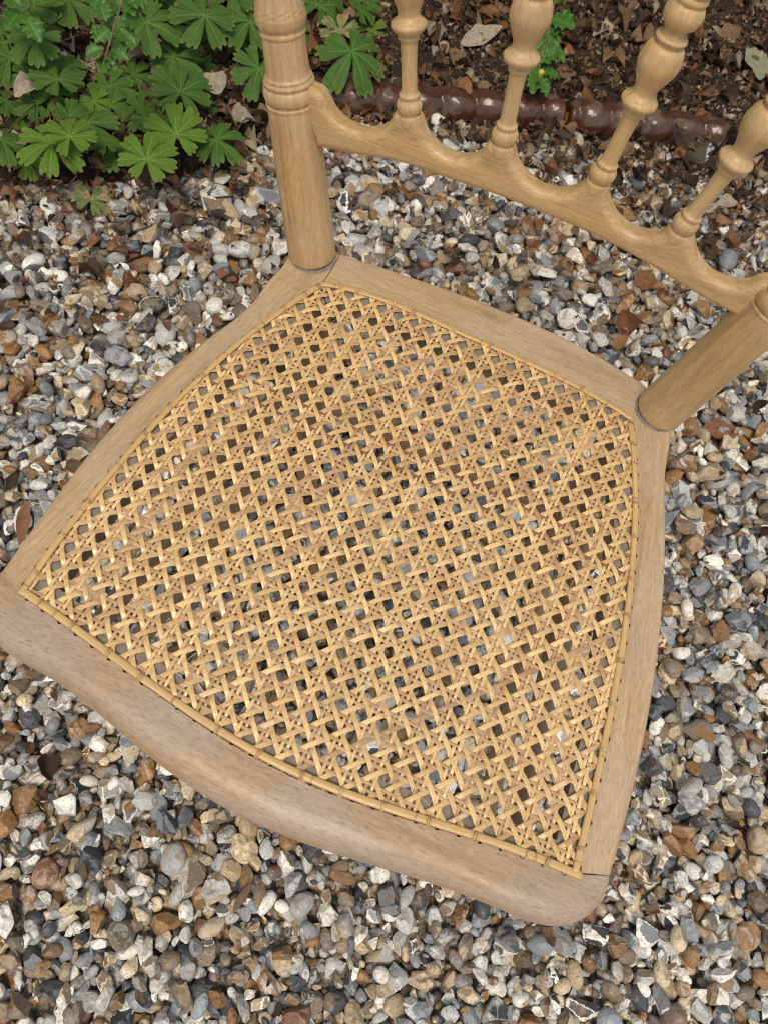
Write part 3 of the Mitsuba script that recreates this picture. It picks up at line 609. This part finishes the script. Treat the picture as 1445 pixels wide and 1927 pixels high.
for (xa, ha, xb, hb, dh) in ((-0.0928, 0.139, -0.1037, 0.187, -0.0050), (-0.0322, 0.145, -0.0393, 0.2126, -0.0015), (0.0290, 0.147, 0.0322, 0.238, 0.0), (0.0853, 0.141, 0.0936, 0.208, -0.0075)):
    sl = (xb - xa) / (hb - ha)
    p0 = onback(xa - sl * ha, 0.0); ax = onback(xa - sl * ha + sl, 1.0) - p0; ax /= np.linalg.norm(ax)
    pr = fine([(h + dh, r) for h, r in sprof], 4)
    turned('spindle', pr, p0, ax, 'wood_spindle', chair, 48, seed=xa * 7)
crest = np.array([[onback(x, 0.352 + 0.02 * math.cos(x * 8.5) - 0.014 + hh, o) for hh, o in ((-.014, -.008), (-.014, .008), (.012, .008), (.016, .004), (.016, -.004), (.012, -.008))] for x in np.linspace(-0.226, 0.198, 30)])
put('crest_rail', grid_closed(crest), 'wood_saddle', chair, smooth=30)
# ---- front legs, stretchers
FL, FR = (-11.3, 3.2), (16.1, 3.2)
for q2 in (FL, FR):
    q = PL(*q2); f0 = np.array([q[0], q[1], 0.012])
    turned('front_leg', fine([(0, .0), (.0005, .0100), (0.015, .0135), (0.03, .0115), (0.05, .0135), (0.2, .0150), (0.30, .0165), (0.315, .0175), (0.33, .0155), (0.36, .0160), (H - .035, .0160)], 4), f0, [0, 0, 1], 'wood_leg', chair, 40)
def bar(a, b, r=0.0085):
    a, b = np.asarray(a), np.asarray(b); L = np.linalg.norm(b - a)
    turned('stretcher', fine([(0, r * .8), (L * .2, r), (L * .5, r * 1.25), (L * .8, r), (L, r * .8)], 6), a, b - a, 'wood_leg', chair, 28)
rl, rr_ = PL(-9.2, -22), PL(13.05, -22); fl_, fr_ = PL(*FL), PL(*FR)
def hz(p, z): return np.array([p[0], p[1], z])
bar(hz(rl, 0.235) + [0.012, .003, 0], hz(rr_, 0.235) + [-0.012, .003, 0])
for z in (0.30, 0.19):
    bar(hz(fl_, z), hz(rl, z)); bar(hz(fr_, z), hz(rr_, z))
bar(hz(fl_, 0.265), hz(fr_, 0.265))

# ------------------------------------------------------------------ plants
def palm_leaf(seed):
    r = np.random.default_rng(seed)
    lob = np.radians(np.array([-142, -98, -50, 0, 50, 98, 142]) + r.normal(0, 4, 7)); ln = np.array([.70, .88, .98, 1.0, .98, .88, .70]) * (1 + r.normal(0, .05, 7))
    N_, M_ = 330, 9
    th = np.linspace(-np.pi * 0.985, np.pi * 0.985, N_)
    dth = (th[:, None] - lob[None]); near = np.abs(dth).argmin(1); d = dth[np.arange(N_), near]
    halfw = np.radians(26.5)
    x = np.abs(d) / halfw
    side_ = 1 - np.clip((x - 0.67) / 0.26, 0, 1) ** 1.15
    tip = 1.0 - 0.16 * np.clip(x, 0, 1) ** 2 + 0.050 * np.cos(2 * np.pi * x / 0.46) - 0.012 * np.cos(2 * np.pi * x / 0.23)
    R_ = ln[near] * (0.22 + (tip - 0.22) * side_) + 0.012 * r.normal(size=N_)
    lnv = r.uniform(.85, 1.1); rad = lnv * np.linspace(0, 1, M_)[None] ** 0.9 * R_[:, None]
    X, Y = rad * np.cos(th)[:, None], rad * np.sin(th)[:, None]
    droop = -0.27 * rad ** 2 * (1 + 0.4 * r.normal(size=7))[near][:, None]
    fold = 0.16 * np.abs(d)[:, None] * rad
    wav = 0.22 * (meshkit.noise(np.stack([X * 2.2 + seed, Y * 2.2, X * 0], -1)) - .5) + 0.07 * (meshkit.noise(np.stack([X * 9 + seed, Y * 9, X * 0], -1)) - .5)
    Z = 0.10 * rad - abs(droop) + fold * 0.8 + wav * rad
    v = np.stack([X, Y, Z], -1).reshape(-1, 3)
    i, j = np.meshgrid(np.arange(N_ - 1), np.arange(M_ - 1), indexing='ij'); a = i * M_ + j
    f = np.stack([a, a + 1, a + M_ + 1, a + M_], -1).reshape(-1, 4)
    uv = np.stack([np.repeat(d, M_), np.tile(np.linspace(0, 1, M_), N_)], 1)
    return v, np.vstack([f[:, [0, 2, 1]], f[:, [0, 3, 2]]]), uv
LV = [palm_leaf(k) for k in range(14)]
rp = np.random.default_rng(21)
def geranium(label, leaves, root):
    k = thing('geranium_plant', label, 'plant', 'geranium plants with lobed green leaves')
    for (px, py, rad, ang, mat, z) in leaves:
        P = onz((px, py), z); dpt = depth(P); rw = rad * dpt / FPX
        tip = onz((px + 40 * math.cos(math.radians(ang)), py - 40 * math.sin(math.radians(ang))), z) - P
        nrm = np.array([0, 0, 1.0]) + 0.36 * (CAM - P) / np.linalg.norm(CAM - P) + np.r_[rp.normal(0, .16, 2), 0]
        Fm = frame_from(nrm, tip); v, f, uv = LV[int(rp.integers(len(LV)))]
        w = (v * rw * 1.06) @ Fm.T + P
        lf = put('leaf', (w, f), mat, k, smooth=True, uv=uv)
        rt = np.array([root[0] + rp.normal(0, .03), root[1] + rp.normal(0, .03), 0.015])
        mid = (rt + P) / 2 + np.r_[rp.normal(0, .01, 2), 0.025]
        t = np.linspace(0, 1, 9)[:, None]
        put('stalk', tube((1 - t) ** 2 * rt + 2 * t * (1 - t) * mid + t * t * (P - Fm[:, 2] * 0.001), np.linspace(.0014, .0009, 9), 6), 'stem', lf, smooth=True)
B_, M2, D_ = 'leaf_bright', 'leaf_mid', 'leaf_mid'
def filler(n, x0_, x1_, y0_, y1_, zl=0.02, zh=0.055):
    return [(rp.uniform(x0_, x1_), rp.uniform(y0_, y1_), rp.uniform(30, 50), rp.uniform(0, 360), D_ if rp.random() < .85 else B_, rp.uniform(zl, zh + .02)) for _ in range(3 * n)]
geranium('geranium with yellow-green leaves spilling over the gravel at left', filler(9, -40, 180, 120, 280) + [
    (19, 107, 50, 250, D_, .07), (11, 189, 40, 200, D_, .05), (71, 193, 44, 160, D_, .05), (4, 262, 56, 290, M2, .08), (109, 150, 58, 120, M2, .085), (163, 232, 56, 320, M2, .075),
    (99, 268, 58, 255, B_, .085), (131, 256, 62, 100, B_, .10), (55, 305, 34, 230, B_, .05)], onz((90, 200), 0.0)[:2])
geranium('geranium with broad bright leaf standing over the stones, centre of the bed', filler(10, 200, 400, 110, 290) + [
    (206, 161, 54, 280, D_, .06), (210, 272, 50, 265, D_, .045), (275, 225, 46, 130, D_, .055), (326, 105, 58, 330, M2, .075), (340, 172, 56, 85, M2, .08), (408, 262, 50, 330, M2, .07),
    (332, 252, 64, 100, B_, .09), (277, 300, 66, 75, B_, .11)], onz((300, 215), 0.0)[:2])
geranium('geranium behind the holly sprig along the top edge', filler(14, -30, 470, -60, 100) + [
    (69, 69, 64, 200, M2, .11), (58, 10, 52, 60, M2, .13), (275, 40, 70, 290, M2, .11), (386, 28, 66, 230, M2, .12), (130, -5, 60, 270, M2, .12), (330, -30, 60, 80, M2, .13), (440, -20, 58, 200, M2, .12), (250, -20, 50, 30, M2, .10)], onz((230, 0), 0.0)[:2])
geranium('geranium partly hidden behind the left back post', filler(5, 430, 560, 0, 120) + [
    (470, 40, 62, 300, M2, .10), (487, 128, 62, 250, M2, .08), (540, 60, 50, 20, M2, .06), (455, 150, 40, 200, 'leaf_dry', .04), (590, 70, 40, 300, 'leaf_dry', .04)], onz((510, 60), 0.0)[:2])
geranium('geranium with one half-dried leaf growing over the brown edging', filler(3, 600, 700, -20, 60) + [
    (662, 96, 72, 310, M2, .09), (640, 60, 40, 140, 'leaf_dry', .07), (600, 10, 50, 60, M2, .06)], onz((640, 60), 0.0)[:2])
geranium('shrivelled yellowing geranium leaf lying on the gravel in front of the bed', [(172, 375, 40, 60, 'leaf_dry', .035)], onz((160, 350), 0.0)[:2])
# holly
def holly_leaf(seed, fold=0.35):
    r = np.random.default_rng(seed); n, m = 49, 9
    t = np.linspace(0, 1, n); w = 0.42 * np.sin(np.pi * np.clip(t, 0, 1) ** 0.85) ** 0.8
    sp = np.abs(((t * 4.0 + 0.15) % 1) - 0.5) * 2
    w = w * (0.80 + 0.42 * sp ** 2.2); w[-1] = 0.002; w[0] = 0.01
    a = np.linspace(-1, 1, m)
    Y = a[None] * w[:, None]; X = np.repeat(t[:, None], m, 1)
    Z = fold * np.abs(Y) - 0.16 * (X - .4) ** 2 + 0.10 * np.sin(t * 8 * np.pi)[:, None] * np.abs(a)[None] ** 3 * 0.5
    v = np.stack([X, Y, Z], -1).reshape(-1, 3); i, j = np.meshgrid(np.arange(n - 1), np.arange(m - 1), indexing='ij'); q = i * m + j
    f = np.stack([q, q + m, q + m + 1, q + 1], -1).reshape(-1, 4)
    return v, np.vstack([f[:, [0, 1, 2]], f[:, [0, 2, 3]]]), np.stack([np.tile(a, n), np.repeat(t, m)], 1)
HL = [holly_leaf(k, 0.15 + 0.08 * k) for k in range(4)]
def holly(label, stem_px, leaves, z0, bud=None, root=None):
    k = thing('holly_sprig', label, 'plant', 'holly sprigs')
    pts = np.array([onz(p, z) for p, z in zip(stem_px, np.linspace(z0[0], z0[1], len(stem_px)))])
    if root is not None: pts = np.vstack([[root], pts])
    put('twig', tube(spline(pts, 24), np.linspace(.0022, .0012, 24), 7), 'bark', k, smooth=True)
    for (px, py, L, ang, z) in leaves:
        P = onz((px, py), z); rw = L * 1.12 * depth(P) / FPX
        tip = onz((px + 30 * math.cos(math.radians(ang)), py - 30 * math.sin(math.radians(ang))), z) - P
        nrm = np.array([0, 0, 1.0]) + 0.5 * (CAM - P) / np.linalg.norm(CAM - P) + np.r_[rp.normal(0, .3, 2), 0]
        v, f, uv = HL[int(rp.integers(4))]
        put('leaf', ((v * rw) @ frame_from(nrm, tip).T + P, f), 'holly', k, smooth=True, uv=uv)
    if bud:
        P = onz(bud[:2], bud[2]); put('bud', lathe(fine([(0, .001), (.004, .0038), (.010, .0048), (.013, .003), (.0135, .0001)], 4), P, np.array([0, .2, 1]) + (CAM - P) * .2, 20), 'holly_bud', k, smooth=True, label='pale yellow bud')
holly('spiny holly sprig hanging over the geranium leaves', [(250, -60), (228, 10), (212, 55), (200, 85), (192, 128)], [(222, 12, 46, 95, .25), (206, 28, 40, 150, .25), (232, 22, 44, 35, .26), (214, 50, 36, 140, .24), (206, 52, 34, 215, .245), (224, 52, 38, 325, .24), (226, 34, 40, 355, .25), (198, 78, 34, 130, .235), (196, 90, 34, 190, .23), (204, 80, 40, 20, .23), (208, 92, 34, 335, .225), (198, 104, 30, 315, .22), (196, 108, 34, 262, .215), (200, 40, 34, 110, .25), (240, 4, 40, 20, .27)], (.30, .21), root=onz((300, -260), 0.0) + [0, 0, .25])
holly('holly shoot with pale yellow bud behind the second spindle', [(1050, -40), (1040, 20), (1028, 70), (1018, 110), (1010, 145)], [(1046, 5, 50, 30, .13), (1040, 0, 46, 110, .13), (1038, 32, 46, 330, .12), (1040, 30, 46, 165, .12), (1030, 62, 42, 10, .11), (1028, 72, 40, 215, .11), (1022, 92, 46, 60, .10), (1024, 96, 40, 335, .10), (1016, 118, 42, 20, .095), (1014, 120, 38, 200, .09), (1008, 140, 36, 260, .085), (1012, 142, 36, 320, .085), (1018, 130, 36, 350, .09)], (.15, .08), (1014, 145, .10), root=onz((1060, -60), 0.02))
holly('pale young holly shoot in the upper left corner', [(80, -40), (62, 0), (52, 20)], [(40, 10, 40, 150, .16), (50, 30, 46, 300, .15), (36, 20, 44, 230, .15), (62, 6, 40, 60, .16), (60, 36, 34, 250, .14)], (.17, .13), root=onz((80, -60), 0.02))

# ------------------------------------------------------------------ leaf litter and dead leaves
def flake(L, W, seed, curl):
    r = np.random.default_rng(seed); n, m = 5, 4
    t = np.linspace(0, 1, n); w = np.sin(np.pi * np.clip(t * .96 + .02, 0, 1)) ** r.uniform(.4, 1.1) * W / 2 * (1 + r.normal(0, .22, n))
    a = np.linspace(-1, 1, m) + r.normal(0, .08, m)
    X = (t[:, None] - .5) * L + np.zeros((n, m)); Y = a[None] * w[:, None]
    Z = curl * (Y ** 2) / W * 2 + r.uniform(-.6, .6) * curl * (X ** 2) / L * 2 + r.normal(0, .06 * W, (n, m))
    v = np.stack([X, Y, Z], -1).reshape(-1, 3); i, j = np.meshgrid(np.arange(n - 1), np.arange(m - 1), indexing='ij'); q = i * m + j
    f = np.stack([q, q + m, q + m + 1, q + 1], -1).reshape(-1, 4)
    return v, np.vstack([f[:, [0, 1, 2]], f[:, [0, 2, 3]]])
FK = [flake(1, .62, k, 1.2) for k in range(30)]
rl_ = np.random.default_rng(33)
V, F, U, at = [], [], [], 0
cand = []
fx = Polygon(foot()).buffer(0.12)
band = soilP.buffer(0.02).intersection(fx.buffer(.1))
bx = band.bounds
bx0, by0, bx1, by1 = fx.bounds
qx, qy = rl_.uniform(bx0, bx1, 120000), rl_.uniform(by0, by1, 120000)
inb = shapely.contains_xy(fx, qx, qy); qx, qy = qx[inb], qy[inb]
ins_ = shapely.contains_xy(soilP, qx, qy); dd = shapely.distance(shapely.points(qx, qy), soilP)
reach = 0.06 + 0.17 * np.clip((qx + 0.30) / 0.35, 0, 1)
pr_ = np.where(ins_, 0.9, np.maximum(np.exp(-(dd / reach) ** 2) * 0.85, np.where(qx > -0.35, 0.20 * np.exp(-dd / 0.35), 0.40 * np.exp(-dd / 0.14)) + 0.006))
sel = np.flatnonzero(rl_.random(len(qx)) < pr_)[:13000]
cand = list(zip(qx[sel], qy[sel]))
for x, y in cand:
    v, f = FK[int(rl_.integers(30))]; L = np.clip(np.exp(rl_.normal(math.log(.0098), .58)), .003, .040)
    e = trimesh.transformations.euler_matrix(rl_.normal(0, .4), rl_.normal(0, .4), rl_.uniform(0, 6.28))[:3, :3]
    w = (v * L) @ e.T; w += [x, y, top_z(x, y) + 0.002 - w[:, 2].min() * 0.55]
    V.append(w); F.append(f + at); at += len(w); U.append(np.repeat([[rl_.random(), rl_.random()]], len(w), 0))
put('leaf_litter', (np.vstack(V), np.vstack(F)), 'litter', smooth=True, uv=np.vstack(U), label='scattered litter of broken dry brown leaf fragments over the bed', cat='leaf litter', kind='stuff')
def dead_leaf(px, L, W, ang, mat, label, r=None, curl=0.9, seed=0, lift=0.006, group=None):
    r_ = np.random.default_rng(100 + seed); n, m = 22, 11
    t = np.linspace(0, 1, n); a = np.linspace(-1, 1, m)
    w = W / 2 * np.sin(np.pi * np.clip(t, 0.02, .99)) ** 0.7 * (1 + 0.16 * (meshkit.noise(np.stack([t * 6, t * 0 + seed, t * 0], -1)) - .5) * 2)
    X = (t[:, None] - .5) * L + np.zeros((n, m)); Y = a[None] * w[:, None] + 0.06 * W * np.sin(t * 3)[:, None]
    q = np.stack([X / L * 4 + seed, Y / W * 3, X * 0], -1)
    Z = curl * (Y ** 2) / W + 0.5 * curl * (X ** 2) / L * math.sin(seed + 1) + 0.14 * W * (meshkit.fbm(q, 3) - .5) + 0.02 * W * np.abs(a)[None] * 0
    v = np.stack([X, Y, Z], -1).reshape(-1, 3); i, j = np.meshgrid(np.arange(n - 1), np.arange(m - 1), indexing='ij'); k = i * m + j
    f = np.stack([k, k + m, k + m + 1, k + 1], -1).reshape(-1, 4); f = np.vstack([f[:, [0, 1, 2]], f[:, [0, 2, 3]]])
    P0 = onz(px, 0.03); tz = top_z(P0[0], P0[1]) + lift; P = onz(px, tz)
    tip = onz((px[0] + 30 * math.cos(math.radians(ang)), px[1] - 30 * math.sin(math.radians(ang))), tz) - P
    nrm = np.array([0, 0, 1.0]) + np.r_[r_.normal(0, .15, 2), 0] + .2 * (CAM - P)
    uv = np.repeat([[r_.uniform(.5, 1), 0.5 if r is None else r]], len(v), 0)
    put('dry_leaf', (v @ frame_from(nrm, tip).T + P, f), mat, smooth=True, uv=uv, label=label, cat='leaf', group=group)
dead_leaf((905, 72), .075, .032, 10, 'litter', 'pale curled dry leaf on the soil behind the second spindle', .05, 1.2, 1, .012)
dead_leaf((1425, 118), .085, .055, 100, 'greyleaf', 'large grey-green dead leaf at the upper right edge', None, .5, 2, .02)
dead_leaf((1298, 285), .085, .050, 305, 'darkleaf', 'large blackish brown leaf between the right hand spindles', None, .5, 3, .02)
dead_leaf((1368, 382), .050, .022, 10, 'litter', 'pale yellowish dry leaf at right beyond the saddle rail', .05, .9, 4)
dead_leaf((1216, 528), .042, .036, 40, 'litter', 'orange brown leaf on gravel under the saddle rail', .95, .5, 5)
dead_leaf((1355, 812), .052, .030, 350, 'litter', 'reddish brown leaf on gravel to the right of the right post', .9, .6, 6)
dead_leaf((46, 985), .050, .014, 75, 'litter', 'narrow brown dry leaf on gravel beside the left seat rail', .88, .9, 7, .012)
dead_leaf((428, 523), .036, .018, 340, 'litter', 'orange dry leaf on gravel left of the left back post', .97, .5, 8)
dead_leaf((860, 108), .05, .03, 100, 'litter', 'brown dry leaf behind the edging between first two spindles', .5, .9, 9)
dead_leaf((1372, 60), .05, .035, 200, 'litter', 'brown dry leaf on soil in the upper right corner', .6, .6, 10)
dead_leaf((50, 165), .042, .03, 20, 'litter', 'pale crumpled dry leaf among the geranium leaves at left', .05, 1.3, 11, .04)
dead_leaf((400, 160), .055, .040, 300, 'litter', 'pale crumpled dry leaf just left of the left post', .06, 1.2, 12, .02)
dead_leaf((700, 135), .035, .025, 20, 'litter', 'small red-brown dry leaf on top of the edging', .9, .7, 13, .03)
dead_leaf((1280, 232), .022, .010, 110, 'litter', 'small tan leaf against the front of the edging', .5, .6, 14, .02)
dead_leaf((455, 1692), .030, .009, 60, 'litter', 'thin pinkish brown leaf on gravel in the foreground', .6, .8, 15)
def twig(pxs, rad, label):
    P = np.array([onz(p, top_z(*onz(p, .02)[:2]) + .004) for p in pxs]); 
    put('twig', tube(spline(P, 20) if len(P) > 3 else resample(P, 16), np.linspace(rad, rad * .6, 20 if len(P) > 3 else 16), 6), 'bark', smooth=True, label=label, cat='twig')
twig([(1168, 361), (1210, 364), (1255, 368), (1300, 369)], .0011, 'straight pale twig in front of the edging at right')
twig([(835, 60), (850, 88), (838, 115), (822, 140)], .0012, 'bent thin twig on the soil between the first two spindles')
twig([(858, 38), (880, 45), (905, 50), (925, 42), (965, 28)], .0012, 'wavy thin twig behind the second spindle')
twig([(874, 175), (880, 205), (886, 235), (888, 252)], .0012, 'pale twig lying across the edging near the second spindle')
twig([(1262, 872), (1290, 850), (1318, 832)], .0032, 'grey stick on gravel right of the right seat rail')
twig([(112, 368), (125, 350), (145, 330)], .0010, 'thin brown twig on gravel below the geranium leaves')
twig([(870, 438), (900, 415), (930, 392)], .0010, 'thin dark twig on gravel under the saddle rail')

# ------------------------------------------------------------------ the holly hedge that the sprigs belong to, just beyond the top of the frame
rh = np.random.default_rng(77)
hd = np.array([0.81, 0.585]); hn = np.array([-0.585, 0.81]); h0 = np.array([-0.41, 1.26]) + hn * 0.24
hedge = thing('holly_hedge', 'dense dark holly hedge behind the planting bed', 'hedge')
n_ = 14000
q = np.stack([rh.uniform(-1.9, 1.9, n_), rh.uniform(0, 1, n_) ** 1.6 * 0.75, rh.uniform(0.03, 2.3, n_)], 1)
q[:, 1] += 0.12 * meshkit.fbm(q * 3, 3) - 0.42 * np.clip((q[:, 2] - 0.55) / 0.7, 0, 1)
hv, hf, huv = holly_leaf(9, 0.3)
hs = np.arange(0, 49, 6); keep = (hs[:, None] * 9 + np.array([0, 4, 8])[None]).ravel(); hv, huv = hv[keep], huv[keep]
i, j = np.meshgrid(np.arange(len(hs) - 1), np.arange(2), indexing='ij'); k = i * 3 + j
hf = np.stack([k, k + 3, k + 4, k + 1], -1).reshape(-1, 4); hf = np.vstack([hf[:, [0, 1, 2]], hf[:, [0, 2, 3]]])
V, F, U = [], [], []
for m_, (u, w, z) in enumerate(q):
    nrm = np.array([-hn[0], -hn[1], 0.7]) + rh.normal(0, .6, 3)
    Fm = frame_from(nrm, rh.normal(size=3)); P = np.array([*(h0 + hd * u + hn * w), z])
    V.append((hv * rh.uniform(.05, .085)) @ Fm.T + P); F.append(hf + m_ * len(hv)); U.append(huv)
put('foliage', (np.vstack(V), np.vstack(F)), 'holly', hedge, smooth=True, uv=np.vstack(U), kind='stuff')
for u in np.arange(-1.7, 1.8, 0.42):
    P = np.array([*(h0 + hd * u + hn * 0.45), 0.0])
    put('trunk', tube(spline(P + np.array([[0, 0, -.02], [.03, .01, .4], [-.02, .02, .9], [.02, 0, 1.5]]), 16), np.linspace(.022, .008, 16), 8), 'bark', hedge, smooth=True)
